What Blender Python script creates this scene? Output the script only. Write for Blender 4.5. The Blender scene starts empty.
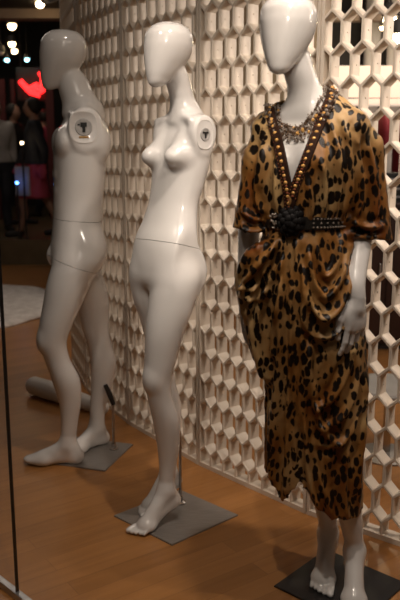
import bpy, bmesh, math, random
import numpy as np
from mathutils import Vector, Matrix

random.seed(4); RNG = np.random.RandomState(7)
S = bpy.context.scene
C = S.collection

# ------------------------------------------------------------------ camera
cam_d = bpy.data.cameras.new('camera'); cam = bpy.data.objects.new('camera', cam_d); C.objects.link(cam)
cam.location = (0, 0, 1.385)
cam.rotation_euler = (math.pi/2 - math.atan(150/740.0), 0, 0)
cam_d.sensor_fit = 'VERTICAL'; cam_d.sensor_height = 36; cam_d.lens = 740/600*36
cam_d.clip_start = 0.05; cam_d.clip_end = 60
cam_d.dof.use_dof = True; cam_d.dof.focus_distance = 2.5; cam_d.dof.aperture_fstop = 3.6
S.camera = cam
# ------------------------------------------------------------------ world, exposure
w = bpy.data.worlds.new('world'); S.world = w; w.use_nodes = True
w.node_tree.nodes['Background'].inputs[0].default_value = (1.0, 0.80, 0.62, 1)
w.node_tree.nodes['Background'].inputs[1].default_value = 0.035
vs = S.view_settings; vs.view_transform = 'Standard'; vs.look = 'None'; vs.gamma = 1; vs.use_curve_mapping = False
vs.exposure = 0.3
WARM = (1.0, 0.84, 0.72)
# ------------------------------------------------------------------ lights
def aim(o, target):
    o.rotation_euler = (Vector(target) - o.location).to_track_quat('-Z', 'Y').to_euler()
def spot(name, loc, target, power, size=50, blend=0.6, rad=0.03, col=WARM):
    d = bpy.data.lights.new(name, 'SPOT'); d.energy = power; d.spot_size = math.radians(size); d.spot_blend = blend
    d.shadow_soft_size = rad; d.color = col
    o = bpy.data.objects.new(name, d); C.objects.link(o); o.location = loc; aim(o, target); return o
def area(name, loc, target, power, sx, sy, col=WARM):
    d = bpy.data.lights.new(name, 'AREA'); d.shape = 'RECTANGLE'; d.size = sx; d.size_y = sy; d.energy = power; d.color = col
    o = bpy.data.objects.new(name, d); C.objects.link(o); o.location = loc; aim(o, target); return o
spot('window_spot', (0.42, 1.05, 2.78), (0.26, 2.1, 1.64), 66, 25, 0.9)
spot('front_spot', (0.30, -0.60, 2.70), (0.0, 3.0, 1.40), 90, 24, 1.0, 0.06)
area('lattice_fill_light', (1.75, 2.55, 2.05), (0.1, 3.0, 0.9), 19, .5, .5)  # added fill, brightens the lattice cell walls from the shop side
spot('window_spot', (-0.80, 1.45, 2.78), (-0.15, 2.6, 1.40), 60, 38, 0.9, 0.08)
spot('screen_washer', (0.30, 1.90, 2.80), (0.12, 2.95, 0.45), 60, 62, 0.9)
spot('screen_washer', (-0.30, 2.55, 2.80), (-0.50, 3.70, 0.8), 9, 66, 0.9)
spot('screen_washer', (1.05, 1.60, 2.80), (0.62, 2.5, 0.7), 42, 56, 0.9)
spot('window_spot', (-1.45, 2.2, 2.78), (-0.55, 3.25, 1.5), 2.5, 50, 0.9)
spot('window_spot', (-0.1, 1.0, 2.78), (0.0, 2.25, 0.0), 52, 46, 0.9)
area('window_ceiling_light', (0.5, 0.9, 2.8), (0.0, 2.8, 1.0), 6, 1.6, 0.6)
area('shop_ceiling_light', (1.9, 5.2, 2.8), (1.9, 5.4, 0), 22, 1.6, 1.6)
area('shop_ceiling_light', (-1.9, 5.6, 2.8), (-1.9, 6.2, 0), 13, 1.2, 1.2)
area('mall_ceiling_light', (-2.8, 10.2, 3.2), (-2.4, 10.6, 0), 5, 2.0, 1.2)

# ------------------------------------------------------------------ materials
def mat(name, col=(.8,.8,.8), rough=.5, metal=0.0, coat=0.0, emit=None, es=0.0, spec=.5):
    m = bpy.data.materials.new(name); m.use_nodes = True
    b = m.node_tree.nodes['Principled BSDF']
    b.inputs['Base Color'].default_value = (*col, 1); b.inputs['Roughness'].default_value = rough
    b.inputs['Metallic'].default_value = metal; b.inputs['Coat Weight'].default_value = coat
    b.inputs['Coat Roughness'].default_value = .08; b.inputs['Specular IOR Level'].default_value = spec
    if emit: b.inputs['Emission Color'].default_value = (*emit, 1); b.inputs['Emission Strength'].default_value = es
    return m
def N(m, t, **kw):
    n = m.node_tree.nodes.new(t)
    for k, v in kw.items():
        if hasattr(n, k): setattr(n, k, v)
        else: n.inputs[k].default_value = v
    return n
def L(m, a, b): m.node_tree.links.new(a, b)
def BS(m): return m.node_tree.nodes['Principled BSDF']
def mottle(m, c1, c2, scale=8, bump=0.0, stretch=(1,1,1), detail=4):
    tc = N(m, 'ShaderNodeTexCoord'); mp = N(m, 'ShaderNodeMapping'); mp.inputs['Scale'].default_value = stretch
    L(m, tc.outputs['Object'], mp.inputs[0]); n = N(m, 'ShaderNodeTexNoise', Scale=scale, Detail=detail); L(m, mp.outputs[0], n.inputs['Vector'])
    r = N(m, 'ShaderNodeValToRGB'); r.color_ramp.elements[0].position = .3; r.color_ramp.elements[1].position = .7
    r.color_ramp.elements[0].color = (*c1, 1); r.color_ramp.elements[1].color = (*c2, 1)
    L(m, n.outputs['Fac'], r.inputs[0]); L(m, r.outputs[0], BS(m).inputs['Base Color'])
    if bump:
        b = N(m, 'ShaderNodeBump', Strength=bump, Distance=.01); L(m, n.outputs['Fac'], b.inputs['Height']); L(m, b.outputs[0], BS(m).inputs['Normal'])
    return m
M = {}
M['gloss'] = mottle(mat('white_gloss_fibreglass', rough=.20, coat=.6), (.75,.725,.70), (.79,.765,.74), 3)
M['lattice'] = mottle(mat('cream_lacquer', rough=.45), (.70,.61,.51), (.76,.67,.56), 5)
M['steel'] = mottle(mat('brushed_steel', rough=.42, metal=.6), (.30,.28,.26), (.37,.35,.33), 20, stretch=(1,8,1))
M['blackplate'] = mottle(mat('black_steel', rough=.5, metal=.2), (.012,.012,.013), (.02,.02,.021), 20)
M['rod'] = mottle(mat('polished_rod', rough=.2, metal=1), (.45,.43,.41), (.5,.48,.46), 10)
M['socket'] = mottle(mat('grey_socket', rough=.4), (.38,.37,.36), (.52,.50,.48), 60)
M['black'] = mottle(mat('black_plastic', rough=.35), (.01,.01,.01), (.02,.02,.02), 30)
M['brass'] = mottle(mat('brass', rough=.35, metal=.8), (.55,.30,.08), (.7,.42,.14), 40)
M['dark'] = mottle(mat('dark_paint', rough=.6), (.018,.014,.012), (.03,.023,.019), 6)
M['wallbrown'] = mottle(mat('tan_wall', rough=.8), (.30,.23,.15), (.36,.28,.19), 2)
M['olive'] = mottle(mat('olive_plinth', rough=.35), (.12,.09,.05), (.17,.125,.07), 5)
M['beam'] = mottle(mat('beige_beam', rough=.7), (.36,.27,.21), (.42,.32,.25), 4)
M['white'] = mottle(mat('white_paint', rough=.5), (.72,.68,.63), (.78,.74,.69), 4)
M['fur'] = mottle(mat('white_fur', rough=.95), (.55,.50,.47), (.78,.73,.69), 14, bump=.8)
M['red'] = mottle(mat('red_cloth', rough=.7), (.22,.01,.02), (.30,.02,.03), 10)
M['grey'] = mottle(mat('grey_laminate', rough=.35), (.26,.25,.24), (.32,.31,.30), 10)
M['silver'] = mottle(mat('silver_strip', rough=.3, metal=.7), (.45,.45,.45), (.55,.55,.55), 30)
M['wood_dark'] = mottle(mat('dark_wood', rough=.45), (.030,.012,.009), (.055,.022,.015), 4, stretch=(1,1,.1))
M['skin'] = mottle(mat('skin', rough=.5), (.35,.19,.13), (.40,.22,.15), 6)
M['hair'] = mottle(mat('dark_hair', rough=.6), (.012,.008,.006), (.02,.014,.01), 30)
M['pink'] = mottle(mat('pink_cloth', rough=.7), (.42,.05,.09), (.50,.07,.12), 10)
M['maroon'] = mottle(mat('maroon_cloth', rough=.7), (.11,.02,.02), (.16,.03,.03), 4)
M['navy'] = mottle(mat('navy_cloth', rough=.7), (.012,.014,.022), (.022,.024,.034), 10)
M['palecloth'] = mottle(mat('pale_cloth', rough=.7), (.40,.38,.36), (.5,.47,.45), 10)
def glow(name, col, s): return mat(name, col, emit=col, es=s)
M['bulb'] = glow('warm_bulb', (1.0,.70,.38), 18)
M['bulbhot'] = glow('bright_bulb', (1.0,.80,.50), 70)
M['cyan'] = glow('cyan_bulb', (.35,.85,1.0), 9)
M['blue'] = glow('blue_light', (.08,.25,1.0), 14)
M['redglow'] = glow('red_sign_light', (1.0,.02,.02), 3.2)
M['panel_glow'] = glow('white_panel_glow', (1.0,.80,.66), 0.5)  # emission stands in for warm light falling on a white panel

def wood_floor():
    m = mat('wood_floor', rough=.30, coat=0, spec=.35)
    geo = N(m, 'ShaderNodeNewGeometry'); mp = N(m, 'ShaderNodeMapping'); mp.inputs['Rotation'].default_value = (0,0,math.radians(-35))
    L(m, geo.outputs['Position'], mp.inputs[0])
    br = N(m, 'ShaderNodeTexBrick'); br.offset = .37; br.inputs['Scale'].default_value = 1
    br.inputs['Brick Width'].default_value = .9; br.inputs['Row Height'].default_value = .085; br.inputs['Mortar Size'].default_value = .0007
    br.inputs['Color1'].default_value = (.36,.160,.048,1); br.inputs['Color2'].default_value = (.47,.215,.068,1); br.inputs['Mortar'].default_value = (.22,.10,.04,1)
    br.inputs['Bias'].default_value = 0
    L(m, mp.outputs[0], br.inputs['Vector'])
    mp2 = N(m, 'ShaderNodeMapping'); mp2.inputs['Scale'].default_value = (1.6, 26, 1); L(m, mp.outputs[0], mp2.inputs[0])
    n = N(m, 'ShaderNodeTexNoise', Scale=1.5, Detail=6); L(m, mp2.outputs[0], n.inputs['Vector'])
    mx = N(m, 'ShaderNodeMix', data_type='RGBA', blend_type='MULTIPLY'); mx.inputs[0].default_value = .4
    r = N(m, 'ShaderNodeValToRGB'); r.color_ramp.elements[0].position = .3; r.color_ramp.elements[1].position = .7
    r.color_ramp.elements[0].color = (.55,.5,.45,1); r.color_ramp.elements[1].color = (1,1,1,1)
    L(m, n.outputs['Fac'], r.inputs[0]); L(m, br.outputs['Color'], mx.inputs[6]); L(m, r.outputs[0], mx.inputs[7])
    L(m, mx.outputs[2], BS(m).inputs['Base Color']); return m
M['floor'] = wood_floor()
def glass_mat():
    m = bpy.data.materials.new('window_glass'); m.use_nodes = True; nt = m.node_tree; nt.nodes.clear()
    o = N(m, 'ShaderNodeOutputMaterial'); t = N(m, 'ShaderNodeBsdfTransparent'); g = N(m, 'ShaderNodeBsdfGlossy')
    t.inputs[0].default_value = (.97,.975,.97,1); g.inputs['Roughness'].default_value = 0.0
    f = N(m, 'ShaderNodeFresnel', IOR=1.3); mx = N(m, 'ShaderNodeMixShader')
    gm = N(m, 'ShaderNodeNewGeometry'); iv = N(m, 'ShaderNodeMath', operation='SUBTRACT'); iv.inputs[0].default_value = 1; L(m, gm.outputs['Backfacing'], iv.inputs[1])
    ml = N(m, 'ShaderNodeMath', operation='MULTIPLY'); L(m, f.outputs[0], ml.inputs[0]); L(m, iv.outputs[0], ml.inputs[1])
    L(m, ml.outputs[0], mx.inputs[0]); L(m, t.outputs[0], mx.inputs[1]); L(m, g.outputs[0], mx.inputs[2]); L(m, mx.outputs[0], o.inputs[0]); return m
M['glass'] = glass_mat()
def leopard():
    m = mat('leopard_satin', rough=.40, spec=.28); b = BS(m); b.inputs['Sheen Weight'].default_value = 0
    tc = N(m, 'ShaderNodeTexCoord')
    nz = N(m, 'ShaderNodeTexNoise', Scale=9, Detail=2); L(m, tc.outputs['Object'], nz.inputs['Vector'])
    sub = N(m, 'ShaderNodeVectorMath', operation='SUBTRACT'); sub.inputs[1].default_value = (.5,.5,.5); L(m, nz.outputs['Color'], sub.inputs[0])
    sc = N(m, 'ShaderNodeVectorMath', operation='SCALE'); sc.inputs['Scale'].default_value = .05; L(m, sub.outputs[0], sc.inputs[0])
    ad = N(m, 'ShaderNodeVectorMath', operation='ADD'); L(m, tc.outputs['Object'], ad.inputs[0]); L(m, sc.outputs[0], ad.inputs[1])
    mp = N(m, 'ShaderNodeMapping'); mp.inputs['Scale'].default_value = (1.05, .75, .55); mp.inputs['Rotation'].default_value = (0, .18, 0); L(m, ad.outputs[0], mp.inputs[0])
    nz3 = N(m, 'ShaderNodeTexNoise', Scale=90, Detail=1); L(m, tc.outputs['Object'], nz3.inputs['Vector'])
    vo = N(m, 'ShaderNodeTexVoronoi', Scale=52, Randomness=.75); L(m, mp.outputs[0], vo.inputs['Vector'])
    sep = N(m, 'ShaderNodeSeparateColor'); L(m, vo.outputs['Color'], sep.inputs[0])
    mr = N(m, 'ShaderNodeMapRange'); mr.inputs['To Min'].default_value = .38; mr.inputs['To Max'].default_value = .58; L(m, sep.outputs[0], mr.inputs[0])
    wob = N(m, 'ShaderNodeMath', operation='MULTIPLY_ADD'); wob.inputs[1].default_value = .30; L(m, nz3.outputs['Fac'], wob.inputs[0]); L(m, vo.outputs['Distance'], wob.inputs[2])
    s2 = N(m, 'ShaderNodeMath', operation='SUBTRACT'); s2.inputs[1].default_value = .15; L(m, wob.outputs[0], s2.inputs[0])
    d = N(m, 'ShaderNodeMath', operation='SUBTRACT'); L(m, mr.outputs[0], d.inputs[0]); L(m, s2.outputs[0], d.inputs[1])
    k = N(m, 'ShaderNodeMath', operation='MULTIPLY', use_clamp=True); k.inputs[1].default_value = 14; L(m, d.outputs[0], k.inputs[0])
    n2 = N(m, 'ShaderNodeTexNoise', Scale=7, Detail=3); L(m, mp.outputs[0], n2.inputs['Vector'])
    r = N(m, 'ShaderNodeValToRGB'); e = r.color_ramp.elements; e[0].position = .36; e[0].color = (.18,.052,.009,1); e[1].position = .64; e[1].color = (.50,.32,.14,1)
    x = e.new(.48); x.color = (.29,.130,.034,1)
    L(m, n2.outputs['Fac'], r.inputs[0])
    mx = N(m, 'ShaderNodeMix', data_type='RGBA'); L(m, k.outputs[0], mx.inputs[0]); L(m, r.outputs[0], mx.inputs[6]); mx.inputs[7].default_value = (.010,.006,.004,1)
    L(m, mx.outputs[2], b.inputs['Base Color']); return m
M['leopard'] = leopard()

# ------------------------------------------------------------------ helpers
def obj(name, me, m, parent=None, loc=(0,0,0)):
    if isinstance(me, bmesh.types.BMesh):
        bm = me; me = bpy.data.meshes.new(name); bmesh.ops.recalc_face_normals(bm, faces=bm.faces[:]); bm.to_mesh(me); bm.free()
    o = bpy.data.objects.new(name, me); C.objects.link(o); o.location = loc
    if m is not None and not me.materials:
        for q in (m if isinstance(m, (list, tuple)) else [m]): me.materials.append(q)
    if parent: o.parent = parent
    return o
def smooth(o, ang=None):
    o.data.polygons.foreach_set('use_smooth', [True]*len(o.data.polygons))
    if ang is not None: o.data.set_sharp_from_angle(angle=math.radians(ang))
    return o
def tag(o, label, cat, group=None, kind=None):
    o['label'] = label; o['category'] = cat
    if group: o['group'] = group
    if kind: o['kind'] = kind
    return o
def thing(name, label, cat, loc=(0,0,0), group=None, rz=0):
    o = bpy.data.objects.new(name, None); C.objects.link(o); o.location = loc; o.rotation_euler = (0,0,rz); o.empty_display_size = .1
    return tag(o, label, cat, group)
def struct(o): o['kind'] = 'structure'; return o
def box(bm, lo, hi, mat4=None, bev=0):
    r = bmesh.ops.create_cube(bm, size=1); vs_ = r['verts']
    c = [(a+b)/2 for a, b in zip(lo, hi)]; s = [b-a for a, b in zip(lo, hi)]
    for v in vs_: v.co = Vector((c[0]+v.co.x*s[0], c[1]+v.co.y*s[1], c[2]+v.co.z*s[2]))
    if bev:
        es = list({e for v in vs_ for e in v.link_edges}); q = bmesh.ops.bevel(bm, geom=es, offset=bev, segments=2, affect='EDGES', profile=.6)
        vs_ = list({v for f in q['faces'] for v in f.verts} | {v for v in vs_ if v.is_valid})
    if mat4 is not None:
        for v in vs_: v.co = mat4 @ v.co
    return bm
def bxo(name, lo, hi, m, parent=None, bev=0, loc=(0,0,0), rz=0):
    bm = bmesh.new(); box(bm, lo, hi, bev=bev); o = obj(name, bm, m, parent, loc); o.rotation_euler = (0,0,rz); return o
def tube(bm, pts, rad, seg=10, caps=True):
    pts = [Vector(p) for p in pts]; n = len(pts); rad = rad if isinstance(rad, (list, tuple)) else [rad]*n
    t0 = (pts[1]-pts[0]).normalized(); up = Vector((0,0,1)) if abs(t0.z) < .9 else Vector((1,0,0)); rings = []
    for i, p in enumerate(pts):
        t = (pts[min(i+1, n-1)]-pts[max(i-1, 0)]).normalized(); a = t.cross(up).normalized(); b = a.cross(t).normalized(); up = b
        rings.append([bm.verts.new(p + rad[i]*(math.cos(2*math.pi*k/seg)*a + math.sin(2*math.pi*k/seg)*b)) for k in range(seg)])
    for r0, r1 in zip(rings, rings[1:]):
        for k in range(seg): bm.faces.new((r0[k], r0[(k+1) % seg], r1[(k+1) % seg], r1[k]))
    if caps: bm.faces.new(rings[0][::-1]); bm.faces.new(rings[-1])
def lathe(bm, prof, seg=32, c=(0,0,0)):
    rings = []
    for r, z in prof:
        if r < 1e-5: rings.append([bm.verts.new((c[0], c[1], c[2]+z))])
        else: rings.append([bm.verts.new((c[0]+r*math.cos(2*math.pi*k/seg), c[1]+r*math.sin(2*math.pi*k/seg), c[2]+z)) for k in range(seg)])
    for a, b in zip(rings, rings[1:]):
        for k in range(seg):
            k2 = (k+1) % seg
            if len(a) == 1: bm.faces.new((a[0], b[k], b[k2]))
            elif len(b) == 1: bm.faces.new((a[k], a[k2], b[0]))
            else: bm.faces.new((a[k], a[k2], b[k2], b[k]))
def ball(bm, c, r, sub=2, sc=(1,1,1)):
    q = bmesh.ops.create_icosphere(bm, subdivisions=sub, radius=r)
    for v in q['verts']: v.co = Vector((c[0]+v.co.x*sc[0], c[1]+v.co.y*sc[1], c[2]+v.co.z*sc[2]))

# ------------------------------------------------------------------ implicit surfaces
def smin(a, b, k):
    if k <= 0: return np.minimum(a, b)
    h = np.clip(.5+.5*(b-a)/k, 0, 1); return b+(a-b)*h-k*h*(1-h)
def smax(a, b, k): return -smin(-a, -b, k)
def cap(P, a, b, ra, rb):
    a = np.array(a, float); b = np.array(b, float); ab = b-a; t = np.clip(((P-a)@ab)/(ab@ab), 0, 1)
    return np.linalg.norm(P-(a+t[:,None]*ab), axis=1)-(ra+(rb-ra)*t)
def ell(P, c, r, yaw=0):
    q = P-np.array(c, float)
    if yaw:
        cc, ss = math.cos(yaw), math.sin(yaw); q = np.stack([q[:,0]*cc+q[:,1]*ss, -q[:,0]*ss+q[:,1]*cc, q[:,2]], 1)
    r = np.array(r, float); k0 = np.linalg.norm(q/r, axis=1); k1 = np.linalg.norm(q/(r*r), axis=1)+1e-9
    return k0*(k0-1)/k1
def spline(rows, n=160):
    rows = np.array(rows, float); x = rows[:,0]; xs = np.linspace(x[0], x[-1], n); out = [xs]
    for j in range(1, rows.shape[1]):
        y = rows[:,j]; m = np.gradient(y, x)
        i = np.clip(np.searchsorted(x, xs)-1, 0, len(x)-2); h = x[i+1]-x[i]; t = (xs-x[i])/h
        out.append((2*t**3-3*t**2+1)*y[i]+(t**3-2*t**2+t)*h*m[i]+(-2*t**3+3*t**2)*y[i+1]+(t**3-t**2)*h*m[i+1])
    return out
def loft(P, T, e=2.0, rnd=.02):
    zs, W, D, CX, CY = T; z = P[:,2]
    W_ = np.interp(z, zs, W); D_ = np.interp(z, zs, D)
    a = np.abs(P[:,0]-np.interp(z, zs, CX))/W_; b = np.abs(P[:,1]-np.interp(z, zs, CY))/D_
    q = (a**e+b**e)**(1/e); side = (q-1)*np.minimum(W_, D_)
    zc = (zs[0]+zs[-1])/2; hh = (zs[-1]-zs[0])/2
    return smax(side, np.abs(z-zc)-hh, rnd)
def chain(P, pts, k=.0):
    """pts: (x,y,z,r) dense smooth chain"""
    pts = np.array(pts, float); n = len(pts); s = np.linspace(0, n-1, (n-1)*4+1)
    T = spline(np.column_stack([np.arange(n), pts]), len(s)); d = None
    for i in range(len(s)-1):
        c = cap(P, [T[1][i], T[2][i], T[3][i]], [T[1][i+1], T[2][i+1], T[3][i+1]], T[4][i], T[4][i+1])
        d = c if d is None else np.minimum(d, c)
    return d
def zchain(P, pts):
    pts = sorted([tuple(p) for p in pts], key=lambda p: p[2]); T = spline([(p[2], p[3], p[3], p[0], p[1]) for p in pts]); return loft(P, T, 2.0, .012)
def mesh_sdf(F, lo, hi, h, relax=2):
    lo = np.array(lo, float); hi = np.array(hi, float); B = 4
    nb = np.ceil((hi-lo)/(h*B)).astype(int); n = nb*B
    ctr = [lo[a]+(np.arange(nb[a])+.5)*h*B for a in range(3)]
    G = np.stack(np.meshgrid(*ctr, indexing='ij'), -1).reshape(-1, 3)
    f = F(G).reshape(nb); near = np.abs(f) < h*B*1.9
    V = np.repeat(np.repeat(np.repeat(np.where(f < 0, -1., 1.), B, 0), B, 1), B, 2)
    # shared lattice: V at grid points idx 0..n-1
    ax = [lo[a]+np.arange(n[a])*h for a in range(3)]
    nearf = np.repeat(np.repeat(np.repeat(near, B, 0), B, 1), B, 2)
    I = np.argwhere(nearf)
    Pf = lo+I*h; vals = np.empty(len(Pf))
    for s in range(0, len(Pf), 200000): vals[s:s+200000] = F(Pf[s:s+200000])
    V[nearf] = vals
    ins = V < 0
    c = np.zeros(np.array(V.shape)-1, int)
    for dx in (0,1):
        for dy in (0,1):
            for dz in (0,1): c += ins[dx:V.shape[0]-1+dx, dy:V.shape[1]-1+dy, dz:V.shape[2]-1+dz]
    act = (c > 0) & (c < 8); ids = -np.ones(act.shape, int); A = np.argwhere(act); ids[act] = np.arange(len(A))
    P = lo+(A+.5)*h; quads = []
    for axn in range(3):
        s0 = [slice(None)]*3; s1 = [slice(None)]*3; s0[axn] = slice(0, -1); s1[axn] = slice(1, None)
        a_ = ins[tuple(s0)]; b_ = ins[tuple(s1)]; E = np.argwhere(a_ != b_)
        u, v = [(1,2),(2,0),(0,1)][axn]
        ok = (E[:,u] > 0) & (E[:,v] > 0) & (E[:,u] < act.shape[u]) & (E[:,v] < act.shape[v]); E = E[ok]
        fl = a_[tuple(E.T)]
        def g(du, dv):
            q = E.copy(); q[:,u] -= du; q[:,v] -= dv; return ids[tuple(q.T)]
        Q = np.stack([g(1,1), g(0,1), g(0,0), g(1,0)], 1); Q[~fl] = Q[~fl][:, ::-1]; quads.append(Q)
    Q = np.concatenate(quads); Q = Q[(Q >= 0).all(1)]
    def grad(P_, eps):
        f0 = F(P_); g = np.empty_like(P_)
        for a in range(3):
            q = P_.copy(); q[:,a] += eps; g[:,a] = (F(q)-f0)/eps
        return f0, g
    def project(P_):
        f0, g = grad(P_, h*.05); n2 = (g*g).sum(1)+1e-6; st = -f0/n2; st = st[:,None]*g
        ln = np.linalg.norm(st, axis=1); k = np.minimum(1, h*.8/(ln+1e-12)); return P_+st*k[:,None]
    P = project(P); P = project(P)
    for _ in range(relax):
        acc = np.zeros_like(P); cnt = np.zeros(len(P))
        for a, b in ((0,1),(1,2),(2,3),(3,0)):
            np.add.at(acc, Q[:,a], P[Q[:,b]]); np.add.at(acc, Q[:,b], P[Q[:,a]]); np.add.at(cnt, Q[:,a], 1); np.add.at(cnt, Q[:,b], 1)
        P = P*.4+.6*acc/np.maximum(cnt, 1)[:,None]; P = project(P)
    return P, Q
def to_mesh(name, P, Q):
    me = bpy.data.meshes.new(name); used = np.zeros(len(P), bool); used[Q.ravel()] = True
    mp = np.cumsum(used)-1; P = P[used]; Q = mp[Q]
    me.from_pydata(P.tolist(), [], Q.tolist()); me.update(); me.polygons.foreach_set('use_smooth', [True]*len(me.polygons)); return me
def split_plane(me, co, no, gap=.0009):
    out = []
    for sgn in (1, -1):
        bm = bmesh.new(); bm.from_mesh(me)
        r = bmesh.ops.bisect_plane(bm, geom=bm.verts[:]+bm.edges[:]+bm.faces[:], plane_co=Vector(co)+sgn*gap*Vector(no).normalized(), plane_no=Vector(no), clear_inner=(sgn > 0), clear_outer=(sgn < 0))
        es = [e for e in r['geom_cut'] if isinstance(e, bmesh.types.BMEdge) and e.is_valid and e.is_boundary]
        if es:
            try: bmesh.ops.holes_fill(bm, edges=es, sides=0)
            except Exception: pass
        m2 = bpy.data.meshes.new('half'); bm.to_mesh(m2); bm.free(); m2.polygons.foreach_set('use_smooth', [True]*len(m2.polygons)); m2.set_sharp_from_angle(angle=math.radians(70)); out.append(m2)
    return out
def rotP(P, a):      # world-relative -> facing frame (front = -y, own left = +x); a = turn of the front from -Y towards -X
    c, s = math.cos(a), math.sin(a); return np.stack([P[:,0]*c-P[:,1]*s, P[:,0]*s+P[:,1]*c, P[:,2]], 1)
def fwd(x, y, a): c, s = math.cos(a), math.sin(a); return (x*c+y*s, -x*s+y*c)   # facing frame -> world-relative
def inv(x, y, a): c, s = math.cos(a), math.sin(a); return (x*c-y*s, x*s+y*c)

HEAD = spline([(-.112,.008,.012,0,-.054),(-.103,.021,.026,0,-.048),(-.078,.037,.046,0,-.036),(-.04,.055,.068,0,-.018),(0,.070,.083,0,-.004),(.04,.0765,.087,0,.002),(.075,.070,.079,0,.004),(.095,.053,.060,0,.005),(.106,.030,.036,0,.005),(.112,.004,.006,0,.005)])
def head(P, c, yaw=0, tilt=0, scale=1.0):
    q = (P-np.array(c, float))/scale
    q = rotP(q, yaw); ct, st = math.cos(tilt), math.sin(tilt); q = np.stack([q[:,0], q[:,1]*ct+q[:,2]*st, -q[:,1]*st+q[:,2]*ct], 1)
    return loft(q, HEAD, 2.15, .01)*scale
def foot(P, ank, head_a, heel, L_=1.0, side=1, toes=True):
    """ank: ankle centre; head_a: turn of the foot; heel: height of the heel above the floor"""
    q = P-np.array([ank[0], ank[1], 0]); q = rotP(q, head_a)/L_
    za = ank[2]/L_; hz = heel/L_
    d = cap(q, (0,0,za), (0,.028,hz+.030), .031, .029)
    d = smin(d, cap(q, (0,-.004,za-.012), (0,-.095,.036), .031, .026), .03)
    d = smin(d, cap(q, (0,.03,hz+.028), (0,-.085,.026), .024, .024), .03)
    d = smin(d, ell(q, (0,-.098,.026), (.041,.036,.023)), .02)
    if toes:
        for i, (dx, ln, r) in enumerate([(-.027,.066,.0135),(-.009,.062,.0095),(.006,.053,.009),(.019,.042,.0085),(.031,.030,.0085)]):
            x = dx*side; r *= .88; d = smin(d, cap(q, (x*.95,-.105,.020), (x*1.06,-.105-ln*.5,.018), r*1.1, r), .004)
            d = smin(d, cap(q, (x*1.06,-.105-ln*.5,.018), (x*1.06,-.105-ln*.86,.0125), r, r*.92), .001)
    else:
        d = smin(d, ell(q, (-.004*side,-.135,.022), (.034,.050,.019)), .03)
    return smax(d, .004-q[:,2], .003)*L_
def socket_parts(root, c, nrm, up, sx, sz, kind):
    """disc set into the armless shoulder"""
    n = Vector(nrm).normalized(); u = Vector(up); u = (u-n*u.dot(n)).normalized(); r = u.cross(n).normalized(); c = Vector(c)
    bm = bmesh.new()
    def ring(s, off):
        vsx = []
        for k in range(36):
            a = 2*math.pi*k/36; ca, sa = math.cos(a), math.sin(a); e = .72
            vsx.append(bm.verts.new(c+r*(sx*s*math.copysign(abs(ca)**e, ca))+u*(sz*s*math.copysign(abs(sa)**e, sa))+n*off))
        return vsx
    R = [ring(1.0, -.006), ring(1.0, .0004), ring(.97, .0016), ring(.90, .0016), ring(.88, .0006), ring(.3, .0006)]
    for a, b in zip(R, R[1:]):
        for k in range(36): bm.faces.new((a[k], a[(k+1) % 36], b[(k+1) % 36], b[k]))
    bm.faces.new(R[-1]); so = obj('arm_socket', bm, M['gloss'] if kind == 'm' else M['gloss'], root); smooth(so, 40)
    bm = bmesh.new(); rr = min(sx, sz)
    Mx = Matrix((( r.x, u.x, n.x, c.x), (r.y, u.y, n.y, c.y), (r.z, u.z, n.z, c.z), (0,0,0,1)))
    lathe(bm, [(0,.0016),(rr*.42,.0016),(rr*.42,.0032),(rr*.56,.0036),(rr*.60,.0016)], 28)
    for v in bm.verts: v.co = Mx @ v.co
    smooth(obj('socket_ring', bm, M['socket'], so), 40)
    bm = bmesh.new()
    if kind == 'f':
        box(bm, (-rr*.32,rr*.06,.0030), (rr*.32,rr*.24,.0046)); box(bm, (-rr*.09,-rr*.36,.0030), (rr*.09,rr*.06,.0046))
    else:
        box(bm, (-rr*.22,rr*.02,.0030), (rr*.22,rr*.32,.0048)); box(bm, (-rr*.09,-rr*.34,.0030), (rr*.11,rr*.04,.0048)); box(bm, (-rr*.42,rr*.12,.0030), (-rr*.26,rr*.22,.0048))
    for v in bm.verts: v.co = Mx @ v.co
    obj('key_slot', bm, M['black'], so)
    if kind == 'm':
        bm = bmesh.new(); box(bm, (-rr*.34,-rr*.72,.0020), (rr*.12,-rr*.62,.0050)); box(bm, (rr*.12,-rr*.72,.0020), (rr*.34,-rr*.62,.0050))
        for v in bm.verts: v.co = Mx @ v.co
        obj('latch', bm, M['brass'], so)
def base(root, L_, T_, R_, B_, m, origin, z=.006):
    bm = bmesh.new(); o = Vector((*origin, 0))
    lo = [bm.verts.new(Vector((p[0], p[1], .0005))-o) for p in (L_, T_, R_, B_)]; hi = [bm.verts.new(Vector((p[0], p[1], z))-o) for p in (L_, T_, R_, B_)]
    bm.faces.new(hi); bm.faces.new(lo[::-1])
    for k in range(4): bm.faces.new((lo[k], lo[(k+1) % 4], hi[(k+1) % 4], hi[k]))
    bmesh.ops.recalc_face_normals(bm, faces=bm.faces[:])
    bmesh.ops.bevel(bm, geom=[e for e in bm.edges if all(v.co.z > .004 for v in e.verts)], offset=.0015, segments=2, affect='EDGES')
    return obj('base_plate', bm, m, root)
def rod(root, pts, r=.006):
    bm = bmesh.new(); tube(bm, pts, r, 12); x, y, z = pts[0]
    lathe(bm, [(0,.0),(.022,.0),(.022,.006),(.011,.012),(.011,.03),(0,.03)], 20, (x, y, z)); return smooth(obj('support_rod', bm, M['rod'], root), 40)

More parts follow.
